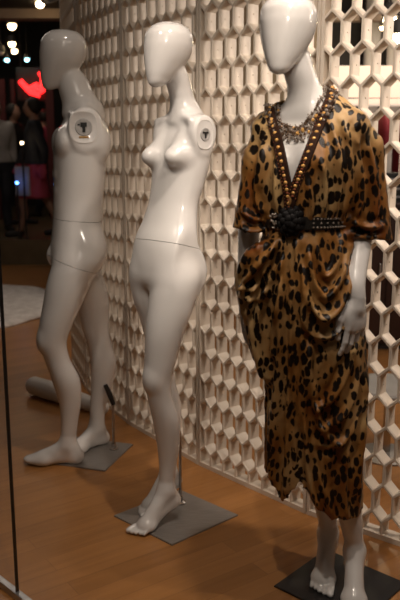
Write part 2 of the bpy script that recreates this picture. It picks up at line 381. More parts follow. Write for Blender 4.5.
# ================================================================== SETTING
def slab(name, lo, hi, m): return struct(bxo(name, lo, hi, m))
slab('floor', (-7,-2.5,-.05), (6,9.02,0), M['floor'])
slab('floor_mall', (-9,9.02,-.05), (6,15,.31), M['olive'])
slab('ceiling', (-7,-2.5,2.9), (6,9.0,3.0), M['dark'])
slab('ceiling_mall', (-9,9.0,3.9), (6,15,4.0), M['dark'])
slab('trim_1', (-7,8.55,2.80), (-1.15,8.75,2.9), M['beam'])
slab('wall_back', (-1.02,6.6,0), (1.05,6.75,2.9), M['wallbrown'])
slab('wall_right', (4.2,-2.5,0), (4.3,9,2.9), M['dark'])
slab('wall_rear', (1.05,7.4,0), (4.2,7.5,2.9), M['dark'])
slab('wall_far', (-9,14.6,.31), (6,14.8,3.9), M['dark'])

# lattice screen
def hex_panel(Wd, H, n, row=.109, side=.073, t=.0085, depth=.055):
    hw = Wd/n/2; dg = row-side; bm = bmesh.new(); b = .0035
    def hexpts(cx, cz, inset):
        s = inset; c_ = []
        # inset of pointy-top hexagon
        a = math.atan2(dg, hw); oy = s/math.cos(a)
        x = hw-s; topv = side/2+dg-oy; sh = topv-x*math.tan(a)
        return [(cx, cz+topv), (cx-x, cz+sh), (cx-x, cz-sh), (cx, cz-topv), (cx+x, cz-sh), (cx+x, cz+sh)]
    for j in range(-1, int(H/row)+2):
        for i in range(-1, n+2):
            cx = hw+i*2*hw+(hw if j % 2 else 0); cz = j*row+.03
            L0 = [[bm.verts.new((x, y, z)) for x, z in hexpts(cx, cz, ins)] for ins, y in ((0, 0), (t/2-.0008, 0), (t/2+b*.6, .0045), (t/2+b*.6, depth), (0, depth))]
            for A_, B_ in zip(L0, L0[1:]):
                for k in range(6): bm.faces.new((A_[k], A_[(k+1) % 6], B_[(k+1) % 6], B_[k]))
            # small cover caps on the upright walls
            for sx in (-1, 1):
                q = bmesh.ops.create_cone(bm, cap_ends=True, segments=8, radius1=.0035, radius2=.0025, depth=.003)
                for v in q['verts']:
                    x, y, z = v.co; v.co = Vector((cx+sx*(hw-t/2-b*.6-.001)-sx*z, depth*.55+x, cz+y))
    bmesh.ops.remove_doubles(bm, verts=bm.verts[:], dist=1e-5)
    for co, no in (((0.012,0,0), (-1,0,0)), ((Wd-.012,0,0), (1,0,0)), ((0,0,.02), (0,0,-1)), ((0,0,H-.02), (0,0,1))):
        bmesh.ops.bisect_plane(bm, geom=bm.verts[:]+bm.edges[:]+bm.faces[:], plane_co=co, plane_no=no, clear_outer=True)
    bmesh.ops.recalc_face_normals(bm, faces=bm.faces[:])
    me = bpy.data.meshes.new('panel'); bm.to_mesh(me); bm.free(); me.materials.append(M['lattice'])
    fm = bmesh.new(); g = .0015
    box(fm, (g,-.001,0), (.013,depth+.001,H), bev=.001); box(fm, (Wd-.013,-.001,0), (Wd-g,depth+.001,H), bev=.001)
    box(fm, (.013,-.001,.0), (Wd-.013,depth+.001,.021), bev=.001); box(fm, (.013,-.001,H-.021), (Wd-.013,depth+.001,H), bev=.001)
    fe = bpy.data.meshes.new('panel_frame'); bmesh.ops.recalc_face_normals(fm, faces=fm.faces[:]); fm.to_mesh(fe); fm.free(); fe.materials.append(M['lattice'])
    return me, fe
PW = .616
pan, fr = hex_panel(PW, 2.4, 8)
scr = thing('lattice_screen', 'tall cream honeycomb lattice screen curving behind the mannequins', 'screen', (-.009,3.10,0))
def unit(a, b): l = math.hypot(a, b); return (a/l, b/l)
dB = unit(.675,-.737); dC = unit(.78,-.62); dA = unit(.58,-.81); dD = unit(.48,-.877); dE = unit(.3,-.954)
p0 = Vector((-.007,3.105)); starts = []
pB = p0.copy(); pC = pB+Vector(dB)*(PW+.004); pF = pC+Vector(dC)*(PW+.004)
pA = p0-Vector(dA)*(PW+.004); pD = pA-Vector(dD)*(PW+.004); pE = pD-Vector(dE)*(PW+.004)
for st, d in ((pB,dB),(pA,dA),(pC,dC),(pD,dD),(pE,dE),(pF,unit(.86,-.51))):
    o = obj('lattice_panel', pan, None, scr, (st.x+.009, st.y-3.10, 0)); o.rotation_euler = (0,0,math.atan2(d[1], d[0]))
    f_ = obj('panel_frame', fr, None, o)

# shop front glass
def pane(name, ax, ay, bx, by):
    l = math.hypot(bx-ax, by-ay); a = math.atan2(by-ay, bx-ax)
    o = bxo(name, (0.002,-.005,.022), (l-.002,.005,2.88), M['glass'], loc=(ax, ay, 0), rz=a); return struct(o)
gx, gy = -.575, 2.10
pane('window_1', gx, gy, gx-.85, gy+.85)
pane('window_2', gx+1.35, gy-1.35, gx, gy)
o = bxo('trim_2', (-1.2,-.011,0), (1.9,.011,.023), M['silver'], loc=(gx, gy, 0), rz=-math.pi/4, bev=.002); struct(o)
o = bxo('trim_3', (-.0011,-.0055,.023), (.0011,.0055,2.88), M['black'], loc=(gx, gy, 0), rz=-math.pi/4); struct(o)
slab('wall_left', (-7.1,-2.5,0), (-7,9,2.9), M['dark'])

# ================================================================== MANNEQUINS
GR = 'glossy white mannequins in the window'
# ---- bare female, centre
a2 = math.radians(50)
T2 = spline([(.885,.120,.066,0,-.034),(.93,.148,.088,0,-.036),(.98,.156,.090,0,-.036),(1.03,.154,.087,0,-.034),(1.08,.141,.082,0,-.028),(1.14,.120,.074,0,-.010),(1.20,.108,.069,0,.006),(1.26,.112,.074,0,.024),(1.33,.120,.080,0,.040),(1.40,.122,.078,0,.054),(1.45,.112,.062,0,.064),(1.49,.080,.048,0,.070),(1.53,.045,.042,0,.068)])
def F2(P):
    q = rotP(P, a2)
    d = loft(q, T2, 2.2, .03)
    d = smin(d, zchain(q, [(0,.066,1.48,.058),(0,.056,1.54,.046),(0,.040,1.59,.043),(0,.014,1.65,.044),(0,.0,1.70,.025)]), .035)
    for s in (-1, 1):
        d = smin(d, cap(q, (s*.04,.062,1.475), (s*.115,.052,1.455), .034, .040), .03)
        d = smin(d, ell(q, (s*.106,.045,1.435), (.05,.046,.060)), .03)
        br = smin(cap(q, (s*.055,.035,1.45), (s*.062,-.006,1.366), .025, .048), ell(q, (s*.066,-.046,1.362), (.024,.028,.023)), .035)
        d = smin(d, br, .022)
        d = smin(d, ell(q, (s*.070,.008,.965), (.078,.068,.085)), .04)
        d = smin(d, cap(q, (s*.015,.035,1.50), (s*.095,.010,1.485), .010, .009), .02)
    d = smax(d, q[:,0]-.128, .008); d = smax(d, -q[:,0]-.118, .03)
    legs = zchain(q, [(.060,-.034,1.05,.050),(.072,-.034,.96,.084),(.070,-.058,.86,.082),(.066,-.085,.76,.070),(.058,-.100,.66,.058),(.052,-.110,.58,.049),(.050,-.100,.52,.045),(.047,-.070,.42,.050),(.042,-.058,.33,.043),(.036,-.056,.24,.033),(.032,-.060,.16,.028)])
    legs = smin(legs, ell(q, (.052,-.138,.585), (.028,.022,.035)), .03)
    l2 = zchain(q, [(-.060,-.034,1.05,.050),(-.072,-.034,.96,.084),(-.072,-.030,.86,.080),(-.070,-.012,.76,.067),(-.070,.002,.66,.057),(-.070,.000,.58,.049),(-.072,.010,.52,.045),(-.078,.035,.42,.050),(-.084,.045,.33,.043),(-.088,.048,.24,.033),(-.090,.045,.16,.028)])
    d = smin(d, smin(legs, l2, .006), .022)
    d = smin(d, foot(q, (.032,-.060,.145), math.radians(2), .062, .95, 1), .015)
    d = smin(d, foot(q, (-.090,.045,.145), math.radians(-2), .062, .95, -1), .015)
    d = smin(d, head(q, (0,-.012,1.700), math.radians(-4), -.05, .99), .012)
    return d
m2 = thing('mannequin', 'armless bare female mannequin standing in the middle on a grey steel plate', 'mannequin', (-.10,2.64,0), GR)
P_, Q_ = mesh_sdf(F2, (-.34,-.36,-.02), (.3,.3,1.86), .0058)
me = to_mesh('body', P_, Q_)
fx, fy = fwd(0,-1,a2)
up_, lw_ = split_plane(me, (0,0,1.050), (-.30*fx-.05, -.30*fy, 1))
obj('upper_body', up_, M['gloss'], m2); obj('lower_body', lw_, M['gloss'], m2)
for s in (1,):
    sx, sy = fwd(s*.1285, .045, a2); nx, ny = fwd(s, 0, a2)
    socket_parts(m2, (sx, sy, 1.437), (nx, ny, 0), (0,0,1), .037, .052, 'f')
base(m2, (-.332,2.630), (-.083,2.852), (.147,2.635), (-.10,2.414), M['steel'], (-.10,2.64))
rod(m2, [(.022,.090,.006), (.022,.090,.30), (.010,.075,.345), (-.015,.045,.37)])

# ---- bare male, left
a1 = math.radians(75)
T1 = spline([(.87,.13,.085,0,-.040),(.92,.158,.105,0,-.034),(.97,.164,.110,0,-.028),(1.02,.160,.108,0,-.022),(1.09,.152,.106,0,-.016),(1.17,.150,.105,0,-.012),(1.26,.160,.108,0,-.004),(1.35,.168,.112,0,.002),(1.42,.170,.110,0,.008),(1.48,.158,.095,0,.016),(1.53,.125,.072,0,.028),(1.57,.075,.062,0,.034)])
def F1(P):
    q = rotP(P, a1)
    d = loft(q, T1, 2.3, .03)
    d = smin(d, zchain(q, [(0,.022,1.53,.088),(0,.012,1.58,.078),(0,-.006,1.63,.071),(0,-.020,1.685,.058),(0,-.040,1.74,.030)]), .045)
    for s in (-1, 1):
        d = smin(d, cap(q, (s*.04,.034,1.56), (s*.15,.014,1.50), .045, .052), .03)
        d = smin(d, ell(q, (s*.155,.012,1.465), (.06,.070,.080)), .03)
        d = smin(d, ell(q, (s*.078,-.070,1.415), (.086,.040,.066)), .015)
        for z in (1.285, 1.215, 1.145): d = smin(d, ell(q, (s*.040,-.094,z), (.036,.019,.031)), .008)
        d = smin(d, ell(q, (s*.082,.020,.960), (.082,.076,.095)), .05)
        d = smin(d, ell(q, (s*.11,.075,1.42), (.06,.045,.08)), .03)
        d = smin(d, cap(q, (s*.02,-.03,1.53), (s*.13,-.035,1.525), .012, .010), .02)
    d = smin(d, ell(q, (0,-.125,.935), (.036,.030,.040)), .02)
    d = smax(d, np.abs(q[:,0])-.178, .008)
    l = zchain(q, [(.070,-.022,1.03,.055),(.085,-.03,.93,.098),(.088,-.065,.84,.096),(.092,-.100,.74,.084),(.097,-.135,.64,.070),(.100,-.150,.57,.060),(.100,-.135,.50,.054),(.098,-.100,.40,.060),(.093,-.085,.30,.049),(.088,-.090,.20,.038),(.084,-.098,.12,.034)])
    l = smin(l, ell(q, (.100,-.190,.58), (.032,.024,.042)), .03)
    r = zchain(q, [(-.070,-.022,1.03,.055),(-.085,-.015,.93,.094),(-.088,.002,.84,.092),(-.090,.035,.74,.084),(-.092,.055,.64,.068),(-.092,.060,.57,.060),(-.092,.075,.50,.055),(-.092,.090,.40,.060),(-.090,.080,.30,.049),(-.088,.060,.20,.038),(-.086,.052,.12,.034)])
    d = smin(d, smin(l, r, .006), .025)
    d = smin(d, foot(q, (.084,-.098,.10), math.radians(12), .004, 1.10, 1, False), .02)
    d = smin(d, foot(q, (-.086,.052,.10), math.radians(-30), .004, 1.05, -1, False), .02)
    d = smin(d, head(q, (0,-.055,1.752), math.radians(4), -.02, 1.10), .015)
    return d
m1 = thing('mannequin', 'armless bare male mannequin at the left with muscled stomach and one bent knee', 'mannequin', (-.517,3.23,0), GR)
P_, Q_ = mesh_sdf(F1, (-.42,-.36,-.02), (.3,.34,1.93), .0066)
me = to_mesh('body', P_, Q_)
fx, fy = fwd(0,-1,a1)
up_, mid_ = split_plane(me, (0,0,1.09), (-.08*fx, -.08*fy, 1))
hp_, lw_ = split_plane(mid_, (0,0,.885), (.36, .1, 1))
obj('upper_body', up_, M['gloss'], m1); obj('hips', hp_, M['gloss'], m1); obj('legs', lw_, M['gloss'], m1)
for s in (1, -1):
    sx, sy = fwd(s*.1785, .002, a1); nx, ny = fwd(s, 0, a1)
    socket_parts(m1, (sx, sy, 1.475), (nx, ny, .0), (0,0,1), .058, .066, 'm')
base(m1, (-.714,3.13), (-.617,3.43), (-.320,3.335), (-.417,3.035), M['steel'], (-.517,3.23))
rod(m1, [(.112,.045,.006), (.112,.045,.235), (.095,.05,.30)], .0065)
bm = bmesh.new(); tube(bm, [(.115,.045,.225), (.098,.046,.275), (.078,.05,.32)], [.010,.013,.010], 12); smooth(obj('rod_clip', bm, M['black'], m1), 40)

# ---- dressed female, right
a3 = math.radians(28); O3 = (.42,2.17)
def w3(x, y): return inv(x-O3[0], y-O3[1], a3)     # world xy -> facing frame
tx, ty = w3(.302,2.115)
hx, hy = w3(.232,2.065)
nx3, ny3 = w3(.292,2.115)
T3 = spline([(.90,.135,.080,tx,ty),(.97,.155,.092,tx,ty),(1.05,.140,.085,tx,ty),(1.12,.112,.075,tx,ty),(1.18,.098,.068,tx,ty),(1.25,.110,.074,tx,ty),(1.33,.122,.082,tx,ty),(1.40,.130,.080,tx,ty),(1.45,.125,.064,tx,ty+.005),(1.49,.090,.048,tx,ty+.008),(1.53,.048,.042,tx,ty+.008)])
rk = w3(.345,2.17); lk = w3(.398,2.135); ra_ = w3(.427,2.265); la_ = w3(.492,2.150)
def F3torso(q):
    d = loft(q, T3, 2.2, .03)
    for s in (-1, 1):
        d = smin(d, cap(q, (tx+s*.04,ty+.004,1.478), (tx+s*.120,ty+.004,1.445), .032, .038), .03)
        br = smin(ell(q, (tx+s*.060,ty-.050,1.350), (.048,.050,.048)), ell(q, (tx+s*.062,ty-.078,1.352), (.022,.024,.022)), .03)
        d = smin(d, br, .03)
    return d
def F3(P):
    q = rotP(P, a3)
    d = F3torso(q)
    d = smin(d, zchain(q, [(tx,ty+.006,1.48,.058),((tx*.8+hx*.2),(ty*.8+hy*.2)+.006,1.54,.048),((tx+hx)/2,(ty+hy)/2+.008,1.59,.044),(hx,hy+.032,1.65,.046)]), .035)
    for s in (-1, 1):
        d = smin(d, cap(q, (tx+s*.012,ty-.035,1.495), (tx+s*.055,ty-.040,1.478), .010, .008), .018)
    l = zchain(q, [(tx+.07,ty,.94,.084),(tx*.7+lk[0]*.3+.045,ty,.80,.072),(lk[0],lk[1],.53,.045),(lk[0]*.6+la_[0]*.4,lk[1]*.6+la_[1]*.4+.012,.40,.052),(lk[0]*.25+la_[0]*.75,lk[1]*.25+la_[1]*.75+.006,.26,.039),(la_[0],la_[1],.15,.028)])
    r = zchain(q, [(tx-.07,ty,.94,.084),(tx*.7+rk[0]*.3-.045,ty,.80,.072),(rk[0],rk[1],.53,.045),(rk[0]*.6+ra_[0]*.4,rk[1]*.6+ra_[1]*.4+.012,.40,.052),(rk[0]*.25+ra_[0]*.75,rk[1]*.25+ra_[1]*.75+.006,.26,.039),(ra_[0],ra_[1],.15,.028)])
    d = smin(d, smin(l, r, .004), .022)
    d = smin(d, foot(q, (la_[0], la_[1], .140), math.radians(-18), .060, 1.0, 1), .014)
    d = smin(d, foot(q, (ra_[0], ra_[1], .140), math.radians(-12), .060, 1.0, -1), .014)
    d = smin(d, head(q, (hx, hy, 1.682), math.radians(2), -.06, .96), .012)
    # arms, in world-relative axes
    d = smin(d, zchain(P, [(.425-.42,2.12-2.17,1.425,.036),(.458-.42,2.125-2.17,1.33,.038),(.462-.42,2.105-2.17,1.22,.035),(.450-.42,2.075-2.17,1.14,.034),(.436-.42,2.035-2.17,1.07,.030),(.429-.42,2.008-2.17,1.025,.0268),(.432-.42,2.000-2.17,.978,.0255)]), .02)
    d = smin(d, zchain(P, [(.190-.42,2.15-2.17,1.425,.036),(.160-.42,2.20-2.17,1.33,.038),(.148-.42,2.22-2.17,1.20,.034),(.146-.42,2.22-2.17,1.10,.032),(.142-.42,2.21-2.17,1.03,.028),(.138-.42,2.20-2.17,.965,.024)]), .02)
    return d
m3 = thing('mannequin', 'faceless female mannequin at the right dressed in a leopard print dress', 'mannequin', (O3[0], O3[1], 0), GR)
P_, Q_ = mesh_sdf(F3, (-.40,-.32,-.02), (.22,.26,1.84), .0058)
me = to_mesh('body', P_, Q_); obj('body', me, M['gloss'], m3)
def hand_sdf(P, side):
    """local: fingers towards -z, palm facing +side*x? thumb towards -y; back of hand = +x*side"""
    q = P.copy(); q[:,0] *= side
    d = cap(q, (0,0,.012), (0,-.002,-.018), .0235, .021)
    d = smin(d, ell(q, (0,-.003,-.045), (.015,.034,.042)), .018)
    d = smin(d, ell(q, (-.006,-.020,-.038), (.015,.018,.030)), .012)
    for i, (y, l1, l2, l3, r, cv) in enumerate([(-.026,.034,.021,.016,.0080,.004),(-.0085,.038,.024,.018,.0084,.000),(.0085,.035,.023,.017,.0080,.004),(.0245,.027,.018,.014,.0070,.010)]):
        z0 = -.074+(.004 if i == 3 else 0)-(.003 if i == 1 else 0)
        a = [0.12+.05*i, .32+.08*i, .5+.1*i]; p = np.array([0, y, z0]); d = smin(d, cap(q, (0, y*.8, -.045), p, .0085, r*1.08), .008)
        for k, ll in enumerate((l1, l2, l3)):
            n_ = p+np.array([-math.sin(a[k])*ll, (y*.10)*ll/.03, -math.cos(a[k])*ll]); r2 = r*(1-.08*(k+1))
            d = smin(d, cap(q, p, n_, r*(1-.08*k), r2), .0022); p = n_
    t = [(-.004,-.020,-.020), (-.012,-.041,-.050), (-.014,-.046,-.078), (-.016,-.043,-.098)]
    for k in range(3): d = smin(d, cap(q, t[k], t[k+1], .0115-.0015*k, .0100-.0012*k), .006)
    return d
for nm, loc, side, rz, rx, lab in (('hand', (.432-.42,1.998-2.17,.982), 1, math.radians(-60), .0, 'glossy white left hand hanging with loosely curled fingers'), ('hand', (.138-.42,2.20-2.17,.968), -1, math.radians(-15), 0, None)):
    P_, Q_ = mesh_sdf(lambda P: hand_sdf(P, side), (-.055,-.07,-.185), (.055,.07,.04), .0028)
    k = P_[:,2] > .020
    ho = obj(nm, to_mesh('hand', P_, Q_), M['gloss'], m3, loc); ho.rotation_euler = (rx, 0, rz); ho.scale = (1.1,)*3
    bm = bmesh.new(); bm.from_mesh(ho.data); bmesh.ops.bisect_plane(bm, geom=bm.verts[:]+bm.edges[:]+bm.faces[:], plane_co=(0,0,.006), plane_no=(0,0,1), clear_outer=True); bm.to_mesh(ho.data); bm.free()
base(m3, (.239,2.161), (.445,2.385), (.672,2.175), (.466,1.951), M['blackplate'], O3)
rod(m3, [(.086,.085,.006), (.086,.085,.20), (.076,.045,.26)])

# ================================================================== DRESS
# world-relative to O3; edges measured across the view
def rel(x): return x-O3[0]
rowsB = [(1.13,.20,.415,.090,-.060),(1.18,.190,.412,.094,-.060),(1.23,.175,.440,.108,-.062),(1.30,.160,.455,.118,-.062),(1.37,.160,.455,.118,-.060),(1.42,.170,.450,.102,-.056),(1.46,.195,.430,.074,-.050),(1.495,.225,.385,.050,-.048),(1.515,.255,.335,.035,-.048)]
rowsS = [(.22,.215,.503,.110,-.030),(.30,.209,.503,.112,-.033),(.40,.206,.500,.112,-.038),(.55,.203,.492,.114,-.045),(.70,.200,.490,.120,-.050),(.80,.190,.487,.124,-.052),(.90,.170,.478,.127,-.055),(1.00,.150,.460,.125,-.058),(1.06,.155,.448,.118,-.060),(1.12,.170,.430,.106,-.060),(1.17,.190,.413,.094,-.060),(1.19,.192,.411,.093,-.060)]
def rowt(rows): return spline([(z, (b-a)/2, d, rel((a+b)/2), cy) for z, a, b, d, cy in rows])
TB = rowt(rowsB); TS = rowt(rowsS)
HX = np.array([.15,.209,.247,.270,.293,.330,.388,.45,.503,.56])-.42; HZ = np.array([.46,.41,.352,.385,.425,.365,.310,.298,.296,.294])
V_OUT = [(.190,1.62),(.196,1.53),(.200,1.47),(.214,1.40),(.238,1.290),(.250,1.290),(.282,1.37),(.326,1.46),(.346,1.52),(.365,1.62)]
def inpoly_sd(x, z, poly):
    d = np.full(len(x), 1e9); s = np.ones(len(x)); n = len(poly)
    for i in range(n):
        ax, az = poly[i]; bx, bz = poly[i-1]; ex, ez = bx-ax, bz-az; wx, wz = x-ax, z-az
        t = np.clip((wx*ex+wz*ez)/(ex*ex+ez*ez), 0, 1); d = np.minimum(d, (wx-ex*t)**2+(wz-ez*t)**2)
        c1 = z >= az; c2 = z < bz; c3 = ex*wz > ez*wx; fl = (c1 & c2 & c3) | (~c1 & ~c2 & ~c3); s = np.where(fl, -s, s)
    return s*np.sqrt(d)
VP = [(x-.42, z) for x, z in V_OUT]
def Fd_solid(P):
    d = smin(loft(P, TB, 2.3, .02), loft(P, TS, 2.3, .012), .012)
    tb = F3torso(rotP(P, a3))-.011; tb = smax(tb, P[:,2]-1.53, .004); d = smin(d, smax(tb, 1.14-P[:,2], .01), .012)
    # shoulders
    d = smin(d, cap(P, (rel(.352),-.052,1.520), (rel(.425),-.050,1.445), .034, .048), .02)
    d = smin(d, cap(P, (rel(.222),-.048,1.485), (rel(.185),-.044,1.440), .028, .040), .02)
    # sleeves
    sl = smin(cap(P, (rel(.405),-.052,1.44), (rel(.446),-.045,1.38), .052, .064), cap(P, (rel(.446),-.045,1.38), (rel(.482),-.045,1.13), .066, .071), .03)
    sl = smin(sl, cap(P, (rel(.440),-.075,1.30), (rel(.440),-.080,1.17), .055, .055), .03)
    d1 = smax(sl, 1.148+.0*P[:,0]-P[:,2]-.10*(P[:,0]-rel(.40)), .002)
    sr = smin(cap(P, (rel(.22),-.045,1.43), (rel(.182),-.030,1.35), .052, .056), cap(P, (rel(.182),-.03,1.36), (rel(.152),-.015,1.14), .056, .060), .03)
    d2 = smax(sr, 1.155+.18*(P[:,0]-rel(.10))*0-P[:,2]-.06*(P[:,0]-rel(.25)), .002)
    d = smin(d, smin(d1, d2, .01), .022)
    # hip drape bulging to the viewer's left, and the cowl in front
    dr = chain(P, [(rel(.215),-.135,1.135,.020),(rel(.165),-.12,1.085,.042),(rel(.150),-.09,1.02,.050),(rel(.170),-.08,.92,.050),(rel(.190),-.08,.80,.042),(rel(.212),-.085,.725,.020)])
    d = smin(d, dr, .02)
    cw = chain(P, [(rel(.400),-.120,1.12,.028),(rel(.385),-.145,1.02,.040),(rel(.340),-.160,.94,.040),(rel(.300),-.155,1.02,.030),(rel(.285),-.14,1.12,.018)])
    return smin(d, cw, .03)
def hemz(x): return np.interp(x, HX, HZ)
def cut_neck(P):
    v = inpoly_sd(P[:,0], P[:,2], VP); v = smax(v, P[:,1]+.045, .0)
    n = np.hypot(P[:,0]-rel(.292), P[:,1]+.052)-.064; n = np.maximum(n, 1.475-P[:,2]-1.2*(P[:,1]+.052)*0)
    return np.minimum(v, n)
def Fd(P):
    d = Fd_solid(P); d = np.maximum(d, hemz(P[:,0])-P[:,2]); return np.maximum(d, -cut_neck(P))
P_, Q_ = mesh_sdf(Fd, (-.40,-.32,.20), (.22,.16,1.56), .0052, 1)
# drop the cut faces: hem underside, sleeve undersides, neck opening
cen = P_[Q_].mean(1); s_ = Fd_solid(cen)
e1 = P_[Q_[:,2]]-P_[Q_[:,0]]; e2 = P_[Q_[:,3]]-P_[Q_[:,1]]; fn = np.cross(e1, e2); fn /= np.linalg.norm(fn, axis=1)[:,None]+1e-12
onneck = (np.abs(cut_neck(cen)) < .004) & (s_ < -.002); onhem = (np.abs(hemz(cen[:,0])-cen[:,2]) < .006) & (s_ < -.002)
outer = ~(onneck | onhem)
# sleeve undersides
und = (fn[:,2] < -.85) & (cen[:,2] > 1.125) & (cen[:,2] < 1.165) & ((cen[:,0] > rel(.42)) | (cen[:,0] < rel(.18)))
Q2 = Q_[outer & ~und]
# vertex normals
vn = np.zeros_like(P_); fnq = fn[outer & ~und]
for k in range(4): np.add.at(vn, Q2[:,k], fnq)
vn /= np.linalg.norm(vn, axis=1)[:,None]+1e-12
if (vn*(P_-P_.mean(0))).sum() < 0: vn = -vn
def pdist(x, z, pl):
    d = np.full(len(x), 1e9); tt = np.zeros(len(x)); n = len(pl)-1
    for i in range(n):
        ax, az = pl[i]; bx, bz = pl[i+1]; ex, ez = bx-ax, bz-az; t = np.clip(((x-ax)*ex+(z-az)*ez)/(ex*ex+ez*ez+1e-12), 0, 1)
        q = np.hypot(x-ax-ex*t, z-az-ez*t); m_ = q < d; d[m_] = q[m_]; tt[m_] = (i+t[m_])/n
    return d, tt
def smoothcurve(pts, n=14):
    pts = np.array(pts, float); T = spline(np.column_stack([np.arange(len(pts)), pts]), n); return list(zip(T[1]-.42, T[2]))
# ridge curves in world x / height: (points, amplitude, half width)
FOLDS = [
 # bodice, gathered at the belt
 ([(.345,1.47),(.365,1.38),(.372,1.28),(.360,1.19)], .010, .010), ([(.375,1.46),(.400,1.38),(.405,1.28),(.385,1.19)], .011, .010),
 ([(.405,1.44),(.430,1.36),(.440,1.26),(.425,1.18)], .012, .011), ([(.440,1.42),(.470,1.34),(.480,1.25),(.475,1.15)], .010, .012),
 ([(.320,1.36),(.335,1.28),(.332,1.20)], .008, .008), ([(.290,1.30),(.300,1.24),(.300,1.19)], .007, .007),
 ([(.400,1.20),(.430,1.185),(.470,1.175),(.520,1.18)], .010, .009), ([(.410,1.165),(.450,1.150),(.500,1.150)], .008, .008),
 ([(.215,1.44),(.205,1.34),(.210,1.25),(.225,1.19)], .009, .009), ([(.180,1.42),(.165,1.32),(.165,1.24),(.200,1.18)], .010, .010),
 ([(.240,1.30),(.242,1.24),(.240,1.19)], .007, .007), ([(.120,1.22),(.150,1.195),(.200,1.190)], .009, .008), ([(.110,1.17),(.150,1.160),(.190,1.170)], .008, .008),
 # centre pleats
 ([(.232,1.15),(.222,1.0),(.226,.80),(.222,.60),(.225,.42)], .013, .010), ([(.252,1.15),(.250,1.0),(.254,.80),(.250,.60),(.252,.40)], .012, .009),
 ([(.272,1.15),(.277,1.0),(.282,.80),(.278,.60),(.275,.40)], .012, .010), ([(.262,1.15),(.263,1.0),(.268,.85)], .006, .005),
 # left drape swags
 ([(.215,1.14),(.165,1.08),(.125,1.02),(.120,.97)], .011, .009), ([(.215,1.12),(.180,1.06),(.145,1.0),(.140,.92)], .010, .008),
 ([(.220,1.09),(.195,1.03),(.165,.95),(.165,.84),(.190,.75)], .011, .009), ([(.140,.93),(.150,.84),(.175,.76),(.205,.72)], .009, .008), ([(.110,1.01),(.150,1.005),(.190,1.04)], .009, .007),
 ([(.120,.98),(.160,.975),(.200,1.01)], .008, .007), ([(.215,.98),(.205,.88),(.208,.78)], .010, .008),
 # front cowl swags
 ([(.295,1.15),(.305,1.06),(.335,.99),(.375,1.02),(.410,1.12)], .013, .010), ([(.290,1.10),(.297,1.0),(.332,.935),(.385,.97),(.425,1.08)], .013, .011),
 ([(.288,1.02),(.292,.93),(.320,.88),(.385,.90),(.440,1.02)], .012, .011), ([(.315,1.15),(.325,1.09),(.345,1.045),(.375,1.08),(.390,1.15)], .010, .008),
 ([(.440,1.12),(.455,1.0),(.445,.88),(.400,.80)], .010, .012),
 # lower skirt, diagonal folds from the right hip
 ([(.300,.90),(.310,.78),(.330,.66),(.365,.58),(.420,.55)], .013, .012), ([(.440,.86),(.400,.74),(.360,.68),(.320,.66)], .011, .011),
 ([(.460,.78),(.420,.66),(.370,.61),(.330,.61)], .011, .011), ([(.470,.66),(.430,.58),(.380,.545),(.335,.555)], .010, .010),
 ([(.300,.86),(.298,.70),(.305,.55),(.325,.42),(.370,.30)], .014, .010), ([(.320,.60),(.335,.48),(.370,.38),(.400,.30)], .008, .012),
 ([(.480,.80),(.485,.62),(.470,.45),(.475,.30)], .009, .013), ([(.430,.55),(.425,.42),(.440,.29)], .007, .012), ([(.205,.66),(.212,.52),(.222,.38)], .009, .008), ([(.262,.62),(.258,.48),(.252,.36)], .007, .010),
]
X, Z = P_[:,0], P_[:,2]
front = np.clip(-vn[:,1]*1.6+.35, 0, 1)
disp = np.zeros(len(P_))
for pl, am, hw in FOLDS:
    d, t = pdist(X, Z, smoothcurve(pl)); env = np.clip(np.minimum(t, 1-t)*7, .15, 1)
    disp += am*env*(np.exp(-(d/hw)**2)-.55*np.exp(-((d-2.0*hw)/(hw*1.1))**2))*front
ang = np.arctan2(P_[:,1]+.05, X-rel(.33)); back = 1-front
disp += back*.006*np.sin(ang*26+2*np.sin(Z*9))*np.clip((1.14-Z)*10, 0, 1)
belt = np.exp(-((Z-1.190)/.020)**2); inb = (X > rel(.18)) & (X < rel(.425)); disp = np.where(inb, disp*(1-.9*belt), disp)
edge = cut_neck(P_); disp *= np.clip((edge-.004)/.03, 0, 1)
disp = np.clip(disp*1.6, -.011, .028)
P3 = P_+vn*disp[:,None]
P3 += vn*(.0012*np.sin(X*210+3*np.sin(Z*37))*np.sin(Z*60+X*50))[:,None]
dme = to_mesh('dress', P3, Q2)
dress = obj('dress', dme, M['leopard'], None, (O3[0], O3[1], 0))
tag(dress, 'satin leopard print V-neck dress worn by the right mannequin', 'dress')
so = dress.modifiers.new('thickness', 'SOLIDIFY'); so.thickness = .0022; so.offset = -1

